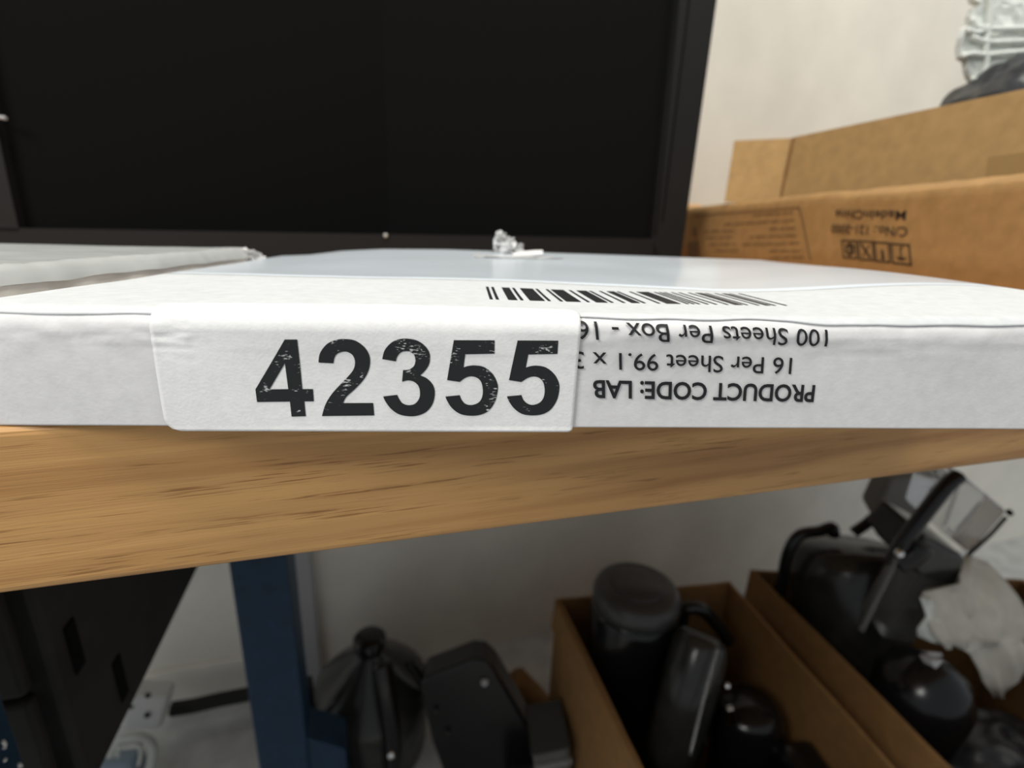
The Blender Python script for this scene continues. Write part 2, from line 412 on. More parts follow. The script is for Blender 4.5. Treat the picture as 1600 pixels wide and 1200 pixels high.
for spec, x0 in ((G4, 390), (G2, 490), (G3, 590), (G5a, 685), (G5b, 780)):
    bm = bmesh.new(); lp = glyph(spec, x0, 520, -.0006); flat_poly(bm, lp[0], lp[1:])
    bmesh.ops.subdivide_edges(bm, edges=[e for e in bm.edges if e.calc_length() > .003], cuts=2, use_grid_fill=False)
    bmesh.ops.triangulate(bm, faces=bm.faces)
    for v in bm.verts: v.co = stick_y(v.co, .00012)
    obj('digit', bm, M['ink'], stk)

def text_mesh(s, bold=0.0, shear=0):
    cu = bpy.data.curves.new('t', 'FONT'); cu.body = s; cu.offset = bold; cu.resolution_u = 4
    o = bpy.data.objects.new('t', cu); C.objects.link(o)
    dg = bpy.context.evaluated_depsgraph_get(); me = bpy.data.meshes.new_from_object(o.evaluated_get(dg))
    bm = bmesh.new(); bm.from_mesh(me)
    bpy.data.objects.remove(o); bpy.data.curves.remove(cu); bpy.data.meshes.remove(me)
    return bm
def cap_height():
    b = text_mesh('H'); h = max(v.co.y for v in b.verts); b.free(); return h
CAP = cap_height()
def lay_text(s, start, end, capv, name, m, parent, bold=0, post=None, squeeze=1):
    """text with baseline from start to end and cap height vector capv"""
    bm = text_mesh(s, bold); x0 = min(v.co.x for v in bm.verts); x1 = max(v.co.x for v in bm.verts)
    start, end, capv = Vector(start), Vector(end), Vector(capv)
    if post:
        h = CAP*.22
        for k in range(1, 6): bmesh.ops.bisect_plane(bm, geom=bm.verts[:]+bm.edges[:]+bm.faces[:], plane_co=(0, h*k-.1*CAP, 0), plane_no=(0, 1, 0))
    for v in bm.verts:
        p = start+(end-start)*((v.co.x-x0)/(x1-x0))+capv*(v.co.y/CAP)
        v.co = post(p) if post else p
    return obj(name, bm, m, parent)
def front_post(p):
    v = p.z-ZB-.0002; q = surf(p.x, v, .0004); return Vector((p.x, q.y, p.z))
def ftext(s, px0, py0, px1, py1, cpx, cpy, bold):
    a = at(px0, py0, 0); b = at(px1, py1, 0); c = at(cpx, cpy, 0)-a
    c = Vector((c.x, 0, c.z))
    return lay_text(s, a, b, c, 'printed_text', M['print'], box, bold, front_post)
ftext('100 Sheets Per Box - 16', 1293, 515.5, 900, 502, 1291, 541, .004)
ftext('16 Per Sheet 99.1 x 3', 1237, 559, 896, 549, 1235, 584, .004)
ftext('PRODUCT CODE: LAB', 1273, 602, 926, 594, 1270, 627, .022)
# barcode on the lid
bm = bmesh.new(); x = .0075; rb = random.Random(3)
def lidq(x, y): return surf(x, v_of_y(x, y), LO+.00012)
wid = [1, 1, 1, 3, 3, 1, 1, 2, 5, 1, 1, 3, 1, 1, 5, 2, 1, 2, 4, 1, 1, 3, 1, 2, 3, 1, 1, 4, 1, 2, 5, 2, 1, 1, 1, 1, 1, 2, 1, 2, 1, 3, 1, 2, 3, 1, 1, 3, 1, 2, 2, 1, 1, 3, 1]
MOD = .00088; blk = True
for w in wid:
    ww = w*MOD
    if blk and w:
        y0, y1 = .022, .049; sl = -.02
        v = [bm.verts.new(lidq(x+ww*a+sl*0, y0+(y1-y0)*t)) for t in (0, .33, .66, 1) for a in (0, 1)]
        for i in range(3): bm.faces.new((v[2*i], v[2*i+1], v[2*i+3], v[2*i+2]))
    x += ww if w else MOD; blk = not blk
    if x > .097: break
obj('barcode', bm, M['print'], box)
# torn strip of tape and a paper tab at the back of the lid
bm = bmesh.new(); tq = at(793, 398, .185); 
for (dx, dz, w, h, sd) in ((-.004, .0005, .010, .0125, 3), (.001, .0, .011, .0105, 8), (.0075, -.0005, .008, .006, 5), (.003, -.001, .016, .0045, 12)):
    o_ = tq+Vector((dx, .004, dz))
    crumple(bm, (o_+Vector((-w/2, 0, 0)), o_+Vector((w/2, .002, 0)), o_+Vector((w*.28, .006, h)), o_+Vector((-w*.34, .004, h))), 9, 9, .0035, 330, sd, .0022)
solid(obj('crumpled_tape', bm, M['film'], box, label='crumpled clear tape at the back of the lid'), .00015)
bm = bmesh.new(); a = at(800, 406, .178); b = at(848, 403, .178)
V = []
for i in range(7):
    t = i/6; c = a.lerp(b, t)
    V.append([bm.verts.new(Vector((c.x, .178-.006*(1-t), lidz(c.x, .178)+LO+.0004+.0012*t))), bm.verts.new(Vector((c.x+.001, .186, lidz(c.x, .186)+LO+.0032*math.sin(.3+1.2*t))))])
for p, q in zip(V, V[1:]): bm.faces.new((p[0], q[0], q[1], p[1]))
solid(obj('paper_tab', bm, M['sticker'], box, label='torn white paper tab'), .0009)
bm = bmesh.new()
crumple(bm, (lidq(.006, .160), lidq(.055, .164), lidq(.058, .171), lidq(.004, .172)), 16, 4, .0007, 240, 4)
for v in bm.verts: v.co.z += .0004
solid(obj('torn_tape_edge', bm, M['film'], box), .00012)

# ------------------------------------------------------------------ second box, behind on the left
box2 = thing('shrink_wrapped_box', 'flat grey-white box with wrinkled clear tape along its side, left of the label box', 'box', (-.25, .06, ZB))
X2 = -.1172
def top2(x, y): 
    return -.0135 - .0025*min(1, max(0, (X2-x)/.12)) + .0006*noise.noise(Vector((x*30, y*30, 7))) 
bm = bmesh.new(); rows = []
prof = [(0, ZB+.0002), (0, ZB+.009), (0, -.030), (.0002, -.022), (.0008, -.0175), (.0025, -.0150), (.006, None), (.02, None), (.05, None), (.10, None), (.18, None), (.298, None)]
NY = 60; ys = [.002+.168*i/NY for i in range(NY+1)]
for dx, z in prof:
    r = []
    for y in ys:
        zz = z if z is not None else top2(X2-dx, y)
        wob = .0012*noise.noise(Vector((y*70, (zz+dx)*160, 3))) if 0 < dx < .03 or (z and z > -.035) else 0
        r.append(bm.verts.new(Vector((X2-dx+min(wob, .0004), y, zz+(wob*.5 if z is None or z > -.03 else 0)))))
    rows.append(r)
rows.append([bm.verts.new(Vector((X2-.300, y, ZB+.0002))) for y in ys])
for a, b in zip(rows, rows[1:]+rows[:1]):
    for i in range(NY): bm.faces.new((a[i], a[i+1], b[i+1], b[i]))
bm.faces.new([r[0] for r in rows]); bm.faces.new([r[-1] for r in rows][::-1])
obj('body', bm, M['card2'], box2, True)
bm = bmesh.new(); rows = []
for k in range(18):
    d = [.0, .0004, .0012, .003, .006, .010, .016, .024, .034, .046, .06, .08, .10, .13, .16, .20, .24, .28][k]
    r = []
    for y in ys:
        z = (-.0180+.0008*noise.noise(Vector((y*60, 1, 1)))) if k == 0 else (-.0168 if k == 1 else -.0150 if k == 2 else top2(X2-d, y)+.0004)
        w = .0009*noise.noise(Vector((y*110, d*260, 5)))
        r.append(bm.verts.new(Vector((X2-d+.0005+max(w, -.0003)*(k < 3), y, z+abs(w)*(k > 2)))))
    rows.append(r)
for a, b in zip(rows, rows[1:]):
    for i in range(NY): bm.faces.new((a[i], a[i+1], b[i+1], b[i]))
obj('clear_wrap', bm, M['wrap'], box2, True, label='glossy clear wrap over the top')
bm = bmesh.new(); c0 = Vector((X2, .170, -.0200))
for k in range(3):
    o_ = c0+Vector((.001*k, .001+.001*k, -.001*k))
    crumple(bm, (o_+Vector((-.004, 0, -.004)), o_+Vector((.008, .002, -.006)), o_+Vector((.005, .004, .0055-.0015*k)), o_+Vector((-.004, .003, .0075))), 8, 8, .003, 300, 3+k*5, .0018)
solid(obj('crumpled_tape', bm, M['film'], box2, label='crumpled end of clear tape'), .00015)

# ------------------------------------------------------------------ black case standing at the back of the bench
case = thing('open_black_case', 'large black textured case standing open behind the boxes, panels meeting in a dark corner', 'case', (-.05, .5, ZB))
def cy(x): return .50+.11*(x-.275)               # front rim plane, running with the bench
XA, XB, ZT = -.56, .2752, .62
def onrim(px, py):
    r = ray(px, py); t = (cy(0)-CAM.y)/(r.y-.11*r.x); return CAM+r*t
kl, km, kr = onrim(30, 362), onrim(604, 366), onrim(1020, 373)
def fr(x, z, d=0): return Vector((x-.11*d, cy(x)+d, z))
bm = bmesh.new()
# outer rim: bottom rail, right stile, left stile, top rail
ZBT = ZB+.0003
add_hexa(bm, [fr(XA, ZBT), fr(XB-.012, ZBT), fr(kr.x, kr.z), fr(XA, kl.z), fr(XA, ZBT, .02), fr(XB-.012, ZBT, .02), fr(kr.x, kr.z, .02), fr(XA, kl.z, .02)])
obj('bottom_rail', bm, M['rail'], case)
bm = bmesh.new()
outer = [(kr.x, ZBT), (XB-.012, ZBT), (XB-.006, ZBT+.004), (XB-.001, ZBT+.014), (XB, ZBT+.03), (XB, ZT), (kr.x-.014, ZT), (kr.x, kr.z)]
add_prism(bm, [fr(x, z) for x, z in outer], fr(0, 0, .02)-fr(0, 0), .0012); obj('side_rail', bm, M['rail'], case)
bm = bmesh.new(); add_hexa(bm, [fr(XA, kl.z), fr(kl.x, kl.z), fr(kl.x+.012, ZT), fr(XA, ZT), fr(XA, kl.z, .02), fr(kl.x, kl.z, .02), fr(kl.x+.012, ZT, .02), fr(XA, ZT, .02)])
obj('side_rail', bm, M['rail'], case)
# thin raised bead just inside the right stile
bm = bmesh.new(); add_tube(bm, [fr(kr.x+.0030, kr.z+.004, -.0002), fr(kr.x-.004, .25, -.0002), fr(kr.x-.010, ZT, -.0002)], .0011, 8, False)
add_tube(bm, [fr(kr.x+.010, kr.z+.02, -.0003), fr(kr.x+.0085, ZT*.5, -.0003), fr(kr.x+.006, ZT, -.0003)], .0009, 8, False); obj('raised_bead', bm, M['black'], case)
# the two panels, sunk in and meeting in an inner corner
mid = fr(km.x, km.z, .098)
for (e0, nm) in ((kl, 'inner_panel'), (kr, 'inner_panel')):
    bm = bmesh.new(); s = 1 if e0 is kr else -1
    A = fr(e0.x+s*.006, e0.z-.01, .008); B = mid+Vector((0, 0, -.01)); th = Vector((-.0006, .006, 0))
    A2 = Vector((A.x, A.y, ZT)); B2 = Vector((B.x, B.y, ZT))
    n = 12; V = []
    for i in range(n+1):
        t = i/n; p = A.lerp(B, t); q = A2.lerp(B2, t)
        V.append((p, q))
    vs = [[bm.verts.new(p), bm.verts.new(q), bm.verts.new(q+th), bm.verts.new(p+th)] for p, q in V]
    for a, b in zip(vs, vs[1:]):
        for k in range(4): bm.faces.new((a[k], a[(k+1) % 4], b[(k+1) % 4], b[k]))
    bm.faces.new(vs[0]); bm.faces.new(vs[-1][::-1]); obj(nm, bm, M['black'], case)
bm = bmesh.new()                                    # shell behind
add_hexa(bm, [fr(XA, ZBT, .02), fr(XB-.02, ZBT, .02), fr(XB-.02, ZBT, .11), fr(XA, ZBT, .11), fr(XA, kl.z-.003, .02), fr(XB-.02, kr.z-.003, .02), fr(XB-.02, kr.z-.003, .11), fr(XA, kl.z-.003, .11)])
add_hexa(bm, [fr(XA, ZBT, .105), fr(XB-.004, ZBT, .105), fr(XB-.004, ZBT, .115), fr(XA, ZBT, .115), fr(XA, ZT, .105), fr(XB-.004, ZT, .105), fr(XB-.004, ZT, .115), fr(XA, ZT, .115)])
add_hexa(bm, [fr(XB-.012, ZBT+.01, .018), fr(XB-.003, ZBT+.01, .018), fr(XB-.003, ZBT+.01, .11), fr(XB-.012, ZBT+.01, .11), fr(XB-.012, ZT, .018), fr(XB-.003, ZT, .018), fr(XB-.003, ZT, .11), fr(XB-.012, ZT, .11)])
obj('shell', bm, M['black'], case)
bm = bmesh.new(); p = onrim(603, 368); bmesh.ops.create_icosphere(bm, subdivisions=2, radius=.0022, matrix=Matrix.Translation(p+Vector((0, -.002, 0))))
obj('lint_speck', bm, M['plug'], case, True, label='white speck of lint')
bm = bmesh.new(); p = onrim(5, 185); add_tube(bm, [p+Vector((-.006, -.002, .001)), p+Vector((.004, -.002, 0))], .0016, 8, False)
obj('scuff', bm, M['trim'], case, label='pale scuff on the rim')

# ------------------------------------------------------------------ carton with upside-down print, on the right
XC = .3250; HC = .0502
car = thing('printed_carton', 'low brown carton with upside-down MadeInChina print, right of the black case', 'carton', (.38, .38, ZB))
def cf(px, py, off=.0006): return atX(px, py, XC-off)
ya = .63
bm = bmesh.new(); rows = []
NYc = 60; ysc = [.10+(ya-.10)*i/NYc for i in range(NYc+1)]
for z, dx in ((ZB+.0003, 0), (0, 0), (HC-.014, 0), (HC-.0078, .0), (HC-.006, .0006), (HC-.003, .002), (HC-.0008, .005), (HC, .009), (HC-.001, .04)):
    r = []
    for y in ysc:
        w = .0012*noise.noise(Vector((y*40, z*60, 2)))*(1 if z > HC-.012 else 0)
        dent = .0035*math.exp(-((y-.300)/.012)**2) if z > HC-.016 else 0
        big = .010*min(1, max(0, (.305-y)/.05))*max(0, min(1, (z-(HC-.0075))/.007))
        r.append(bm.verts.new(Vector((XC+dx+max(w, -.0003)+dent*(dx < .008)+big*(1 if dx < .02 else 0), y, z-dent*.4-.0012*abs(w)/.0012*(z > HC-.004)))))
    rows.append(r)
rows.append([bm.verts.new(Vector((XC+.04, y, ZB+.0003))) for y in ysc])
for a, b in zip(rows, rows[1:]+rows[:1]):
    for i in range(NYc): bm.faces.new((a[i], a[i+1], b[i+1], b[i]))
bm.faces.new([r[0] for r in rows]); bm.faces.new([r[-1] for r in rows][::-1])
obj('body', bm, M['kraft1'], car, True)
def xpost(p): return Vector((XC-.0006, p.y, p.z))
def ctext(s, px0, py0, px1, py1, cx, cyy, bold):
    a = cf(px0, py0); b = cf(px1, py1); c = cf(cx, cyy)-a
    return lay_text(s, a, b, c, 'printed_text', M['kprint'], car, bold, xpost)
ctext('MadeInChina', 1416, 329.5, 1305, 328.5, 1415, 344, .015)
ctext('C/No.: 121-2000', 1418, 355, 1299, 351, 1417, 370, .012)
def line(bm, pts, w, closed=False):
    P = [cf(*p) for p in pts]
    if closed: P.append(P[0])
    for a, b in zip(P, P[1:]):
        d = (b-a).normalized(); s = Vector((0, -d.z, d.y))*w
        vs = [bm.verts.new(q) for q in (a-s-d*w, b-s+d*w, b+s+d*w, a+s-d*w)]; bm.faces.new(vs)
def poly(bm, pts): bm.faces.new([bm.verts.new(cf(*p)) for p in pts])
bm = bmesh.new()
sq = [((1315, 376), (1337, 376.5), (1339, 404), (1318, 402)), ((1341, 377), (1363, 378), (1365, 407), (1343, 405)),
      ((1366, 378.5), (1388, 380), (1390, 410), (1369, 408)), ((1392, 381), (1420, 383), (1423, 414), (1395, 411))]
for s_ in sq: line(bm, s_, .0007, True)
poly(bm, [(1399, 401), (1417, 403), (1412, 406.5), (1408, 407.5), (1403, 405.5)]); line(bm, [(1407.5, 402), (1406.5, 388), (1409.5, 386)], .0006)     # umbrella
poly(bm, [(1374.5, 402), (1384, 403.5), (1379.5, 407)]); poly(bm, [(1376, 390), (1380, 390.5), (1382, 403), (1377.5, 402.5)])                          # arrow
line(bm, [(1346, 382), (1359, 402)], .0009); line(bm, [(1358, 384), (1348, 400)], .0006)
line(bm, [(1322, 384), (1328, 381), (1333, 386), (1333, 395), (1327, 398), (1322, 392)], .0010, True); line(bm, [(1327, 386), (1330, 393)], .0009)
obj('handling_symbols', bm, M['kprint'], car)
bm = bmesh.new()
line(bm, [(1082, 337), (1248, 324.5), (1257, 360), (1266, 407)], .0008)
rt = random.Random(5)
def words(x0, x1, y0, y1, h):
    x = x0
    while x < x1-3:
        w = min(rt.uniform(9, 22), x1-x); e = x+w-2.5
        t0, t1 = (x-x0)/(x1-x0), (e-x0)/(x1-x0)
        q = x
        while q < e:
            qe = min(q+rt.uniform(1.6, 3.4), e); a = y0+(y1-y0)*(q-x0)/(x1-x0); j = rt.choice((0, 0, h*.3))
            poly(bm, [(q, a-h/2+j), (qe, a-h/2+j), (qe, a+h/2), (q, a+h/2)]); q = qe+.7
        x += w
Z = lambda x, y: (1060+x/7.27, 300+y/7.27)
for (x0, x1, y0, y1) in ((850, 1320, 262, 232), (510, 1335, 370, 320), (1030, 1345, 420, 408), (290, 645, 450, 440), (805, 1365, 510, 495), (320, 645, 520, 512),
                         (720, 1390, 598, 580), (345, 670, 596, 588), (1020, 1410, 672, 666), (430, 700, 672, 664), (1040, 1430, 750, 742)):
    p = Z(x0, y0); q = Z(x1, y1); words(p[0], q[0], p[1], q[1], 3.4)
poly(bm, [Z(165, 400), Z(195, 398), Z(205, 490), Z(170, 495)]); poly(bm, [Z(110, 570), Z(225, 560), Z(240, 740), Z(110, 745)])
obj('faded_print_panel', bm, M['kprint2'], car)

# ------------------------------------------------------------------ taller open carton behind it
A_ = Vector((.3734, .4667, 0)); B_ = Vector((.4260, .2050, 0)); dn = (B_-A_).normalized(); wn = Vector((-dn.y, dn.x, 0)).normalized()
if wn.x < 0: wn = -wn
HT = .1205; t_ = .004; DW = .30
car2 = thing('open_carton', 'taller plain brown carton standing open behind the printed carton', 'carton', (A_+wn*.15+dn*.13)+ZV*ZB)
Lc = (B_-A_).length
def c2(a, b, z): return A_+dn*a+wn*b+ZV*z
def wallpanel(name, a0, b0, a1, b1, m, z0=ZB+.0003, z1=HT):
    bm = bmesh.new()
    add_hexa(bm, [c2(a0, b0, z0), c2(a1, b0, z0), c2(a1, b1, z0), c2(a0, b1, z0), c2(a0, b0, z1), c2(a1, b0, z1), c2(a1, b1, z1), c2(a0, b1, z1)])
    return obj(name, bm, m, car2)
wallpanel('side_panel', 0, 0, Lc, t_, M['kraft2']); wallpanel('side_panel', 0, DW-t_, Lc, DW, M['kraft2'])
wallpanel('end_panel', 0, t_, t_, DW-t_, M['kraft2']); wallpanel('end_panel', Lc-t_, t_, Lc, DW-t_, M['kraft2']); wallpanel('base_panel', t_, t_, Lc-t_, DW-t_, M['kraft2'], ZB+.0003, ZB+.005)
bm = bmesh.new(); F0 = A_+Vector((-.0005, -.001, 0)); F1 = Vector((.3225, .504, 0)); th = Vector((.002, .003, 0))
zf = HC+.0003
add_hexa(bm, [F0+ZV*zf, F1+ZV*zf, F1+th+ZV*zf, F0+th+ZV*zf, F0+ZV*(HT-.001), F1+ZV*(HT-.0005), F1+th+ZV*(HT-.0005), F0+th+ZV*(HT-.001)])
obj('end_flap', bm, M['kraft2'], car2)
bm = bmesh.new(); add_tube(bm, [c2(.0008, -.0007, -.0), c2(-.0008, -.0014, .06), c2(.0006, -.001, HT-.001)], .0016, 8); obj('flap_crease', bm, M['kraft3'], car2)
bm = bmesh.new()
def tp(px, py):
    r = ray(px, py); k = -wn; t = (A_-CAM).dot(k)/r.dot(k); return CAM+r*t-wn*.0006
bm.faces.new([bm.verts.new(tp(*p)) for p in ((1545, 246), (1600, 238), (1680, 228), (1680, 300), (1600, 300), (1538, 300))]); obj('parcel_tape', bm, mat('parcel_tape', (.40, .26, .11), .25), car2, label='strip of brown parcel tape')

# black bag and white packing in the open carton
def blob_bag(name, cen, rad, amp, freq, seed, m, label, cat, squash=None):
    bm = bmesh.new(); bmesh.ops.create_icosphere(bm, subdivisions=5, radius=1)
    for v in bm.verts:
        n = v.co.normalized(); q = n*freq+Vector((seed, 2*seed, 0))
        k = 1+amp*(1-2*abs(noise.noise(q)))+amp*.5*(1-2*abs(noise.noise(q*2.1)))
        v.co = Vector((n.x*rad[0], n.y*rad[1], n.z*rad[2]))*k+Vector(cen)
    o = obj(name, bm, m, None, True); o['label'] = label; o['category'] = cat; return o
bc = c2(.146, .160, .100)
blob_bag('black_bag', bc, (.082, .092, .080), .15, 2.3, 5, M['bag'], 'black polythene bag bulging out of the open carton', 'bag')
pk = thing('crumpled_white_packing', 'crumpled white translucent packing with thick seams above the black bag', 'packing', at(1560, 120, .40))
PY = .405
def pkp(px, py, dy=0): return at(px, py, PY+dy)
rows = [(-60, 1517), (-20, 1520), (0, 1521), (6, 1532), (12, 1524), (24, 1518), (40, 1517), (44, 1510), (58, 1505), (72, 1503), (88, 1501), (92, 1512), (108, 1512), (120, 1516), (128, 1522), (131, 1530)]
for dep, ins in ((0, 0), (.022, 22), (.044, 40)):
  bm = bmesh.new(); V = []
  for j, (y, xl) in enumerate(rows):
    xl += ins; r = []
    for i in range(21):
        x = xl+(1720-ins-xl)*i/20
        yy = y if y < 100 else y-(0 if i == 0 else min(i, 6)*(y-88)/40*4.0)
        p = pkp(x, yy, dep); h = .003*(abs(noise.noise(p*60+Vector((1, 2, 3))))*2-.5)+.0008*noise.noise(p*200)
        r.append(bm.verts.new(p+Vector((0, h, 0))))
    V.append(r)
  for a, b in zip(V, V[1:]):
    for i in range(20): bm.faces.new((a[i], a[i+1], b[i+1], b[i]))
  solid(obj('film_sheet', bm, M['lace'], pk, False, (0, -1, 0)), .006)
for P in ([(1548, -30), (1546, 20), (1545, 42), (1541, 70), (1541, 100), (1536, 118)], [(1512, 47), (1525, 51), (1545, 46), (1575, 45), (1620, 43), (1660, 40)],
          [(1518, 58), (1528, 62), (1545, 66), (1580, 65), (1640, 62)], [(1518, 30), (1525, 42), (1545, 44)], [(1519, 122), (1528, 127), (1545, 116), (1575, 104), (1600, 92)],
          [(1503, 88), (1520, 84), (1541, 86), (1580, 82), (1620, 80)]):
    bm = bmesh.new(); add_tube(bm, [pkp(x, y, -.0035) for x, y in P], .0026, 8); obj('thick_seam', bm, M['lace'], pk, True)
# peach scrap beyond the printed carton
bm = bmesh.new(); p = at(1084, 323, .668)
bmesh.ops.create_uvsphere(bm, u_segments=20, v_segments=12, radius=1)
for v in bm.verts:
    v.co = Vector((v.co.x*.022, v.co.y*.018, (v.co.z if abs(v.co.z) < .8 else .8*math.copysign(1, v.co.z))*.066))+Vector((p.x, p.y, ZB+.053))
o = obj('peach_scrap', bm, M['peach'], None, True); o['label'] = 'small rounded peach-coloured scrap just beyond the far end of the printed carton'; o['category'] = 'scrap'

# ------------------------------------------------------------------ below the bench, left
dc = atZ(142, 1240, -.40)
a0, b0 = dc.dot(U), dc.dot(N)
dr = thing('drawer_unit', 'black drawer unit fixed under the bench behind left blue leg', 'drawer unit', bp(a0-.2, b0+.15, -.4))
bm = bmesh.new(); add_box(bm, (a0-.42, b0, -.40), (a0, b0+.272, ZB-.0455), bench_xf, .004); obj('body', bm, M['blackdull'], dr)
for k in range(3):
    bm = bmesh.new(); add_box(bm, (a0-.41, b0-.010, -.395+.10*k), (a0-.012, b0, -.30+.10*k), bench_xf, .003); d_ = obj('drawer_front', bm, M['blackdull'], dr)
for (x, y) in ((115, 1010), (187, 1060)):
    r = ray(x, y); q = CAM+r*((a0-CAM.dot(U))/r.dot(U))
    bm = bmesh.new(); add_box(bm, (a0, q.dot(N)-.006, q.z-.02), (a0+.0015, q.dot(N)+.006, q.z+.02), bench_xf, .0006)
    obj('side_catch', bm, M['black'], dr)

pl = thing('white_adaptor', 'white plug adaptor with dark socket holes by the wall', 'plug', at(232, 1128, .62)+ZV*-.03)
o_ = at(232, 1100, .61); bm = bmesh.new()
zx = (at(262, 1090, .61)-at(215, 1090, .61)).length
ex = (U+ZV*-.35).normalized(); ez = (ZV+U*.35).normalized(); ey = N
add_box(bm, (-.032, -.02, -.038), (.032, .02, .038), basis_xf(o_, ex, ey, ez), .009, 3); obj('body', bm, M['plug'], pl)
for (x, y) in ((231, 1087), (230, 1118), (205, 1104)):
    bm = bmesh.new(); q = at(x, y, .588); add_lathe(bm, q-N*-.002, q-N*.001, [(0, .0045), (1, .0045)], 14)
    obj('socket_hole', bm, M['black'], pl)
bm = bmesh.new(); add_tube(bm, [at(268, 1108, .64), at(300, 1103, .645), at(340, 1094, .65), at(385, 1085, .66), at(430, 1075, .67)], .013, 10, True, 1.0)
o = obj('black_cable', bm, M['blackdull'], None, True); o['label'] = 'thick black cable running along the wall from the white adaptor'; o['category'] = 'cable'
tb = thing('clear_tub', 'clear plastic tub with a loop handle on the floor by drawer unit', 'tub', Vector((-.52, .48, ZF)))
bm = bmesh.new(); add_tube(bm, [at(172, 1178, .52), at(185, 1158, .52), at(205, 1152, .52), at(226, 1154, .52), at(238, 1166, .52), at(238, 1185, .52), at(232, 1210, .52), at(226, 1240, .52)], .0075, 10)
obj('loop_handle', bm, M['milky'], tb, True)
bm = bmesh.new(); q = at(196, 1205, .535); add_box(bm, (q.x-.05, q.y-.01, ZF+.001), (q.x+.020, q.y+.03, q.z+.018), None, .012, 3); obj('body', bm, M['bluegrey'], tb)
bm = bmesh.new(); add_tube(bm, [at(184, 1182, .51), at(186, 1168, .51), at(200, 1166, .51), at(216, 1164, .51), at(220, 1176, .51), at(217, 1195, .51)], .003, 8); obj('inner_rim', bm, M['milky'], tb, True)

# blender jar with a dark strip handle
jar = thing('smoky_blender_jar', 'smoky see-through blender jar with a black strip handle and cap, beside the rear blue leg', 'jar', Vector((-.155, .60, ZF)))
T = at(578, 1010, .585); Bq = Vector((T.x-.006, T.y+.01, ZF+.012))
bm = bmesh.new()
add_lathe(bm, Bq, T, [(0, .092), (.04, .099), (.55, .103), (.62, .101), (.70, .086), (.84, .054), (.95, .027), (1, .022)], 32); obj('body', bm, M['smoke2'], jar, True)
bm = bmesh.new(); add_lathe(bm, T-ZV*.006, T+ZV*.024, [(0, .024), (.3, .028), (.8, .028), (1, .022)], 24); obj('cap', bm, M['blackgl'], jar, True)
bm = bmesh.new()
add_tube(bm, [at(598, 1036, .50), at(605, 1080, .488), at(612, 1130, .486), at(617, 1195, .486), at(618, 1240, .49)], .016, 12, True, .7); obj('strip_handle', bm, M['blackgl'], jar, True)
bm = bmesh.new(); bmesh.ops.create_uvsphere(bm, u_segments=16, v_segments=10, radius=.0075, matrix=Matrix.Translation(at(611, 1178, .474))); obj('bright_button', bm, M['chrome'], jar, True)
bm = bmesh.new(); add_box(bm, (-.012, -.012, -.024), (.012, .012, .024), basis_xf(at(477, 1083, .52), U, N, ZV), .004); obj('side_clip', bm, M['blackgl'], jar)
bm = bmesh.new(); add_tube(bm, [at(490, 1105, .52), at(489, 1150, .525), at(486, 1230, .53)], .0055, 8); obj('edge_strip', bm, M['blackgl'], jar, True)
bm = bmesh.new(); add_tube(bm, [at(640, 1035, .56), at(655, 1055, .56), at(668, 1085, .56)], .009, 8); obj('edge_strip', bm, M['blackgl'], jar, True)

# black appliance base
ap = thing('black_appliance_base', 'black rounded appliance base tilted on the floor right of smoky jar', 'appliance', Vector((.03, .6, ZF)))
c_ = at(738, 1030, .56); e1 = (at(660, 1062, .56)-c_); e2 = (at(835, 1150, .56)-c_)
exx = -e1.normalized(); ezz = (ZV - exx*exx.z).normalized(); eyy = exx.cross(ezz); eyy = -eyy if eyy.y < 0 else eyy
bm = bmesh.new()
add_prism(bm, [at(x, y, .50) for x, y in ((655, 1070), (662, 1060), (738, 1031), (758, 1033), (775, 1050), (805, 1100), (838, 1160), (868, 1225), (868, 1290), (705, 1290), (675, 1160))], Vector((.005, .055, -.012)), .005)
for v in bm.verts: v.co.z = max(v.co.z, ZF+.002)
obj('body', bm, M['blackgl'], ap)
for (x, y, r) in ((757, 1063, .006), (700, 1140, .004), (682, 1106, .004)):
    q = at(x, y, .501); bm = bmesh.new(); add_lathe(bm, q, q-Vector((0, .008, 0)), [(0, r), (.6, r), (1, r*.6)], 14); obj('button', bm, M['smoke2'] if y != 1063 else M['trim'], ap, True)

# kraft paper roll
bm = bmesh.new()
add_lathe(bm, at(802, 1064, .64), at(858, 1128, .62), [(0, .020), (0, .030), (.5, .033), (1, .030)], 20)
o = obj('kraft_roll', bm, M['kraft3'], None, True); o['label'] = 'short brown kraft paper roll lying behind the black appliance base'; o['category'] = 'paper roll'
tub = thing('smoky_square_tub', 'smoky see-through square tub with bright rims, left of the floor carton', 'tub', at(860, 1210, .45))
c_ = at(858, 1165, .46); exx = (at(903, 1112, .46)-at(812, 1130, .46)).normalized(); ezz = (ZV-exx*exx.z).normalized(); eyy = exx.cross(ezz); eyy = -eyy if eyy.y < 0 else eyy
bm = bmesh.new(); add_box(bm, (-.028, -.03, -.10), (.030, .05, .030), basis_xf(c_, exx, eyy, ezz), .006, 3); obj('body', bm, M['smoke'], tub)
bm = bmesh.new(); add_box(bm, (-.030, -.032, .026), (.033, .052, .032), basis_xf(c_, exx, eyy, ezz), .002); obj('rim', bm, M['smoke2'], tub)
bm = bmesh.new(); add_box(bm, (-.029, -.034, -.004), (.032, .02, .006), basis_xf(c_, exx, eyy, ezz), .002); obj('ridge', bm, M['clear'], tub)
bm = bmesh.new(); q = c_-ZV*.10; add_box(bm, (q.x-.06, q.y-.04, ZF+.001), (q.x+.05, q.y+.07, q.z+.002), None, .012, 3)
o = obj('black_plinth', bm, M['blackdull'], None); o['label'] = 'black block on the floor under smoky square tub'; o['category'] = 'block'

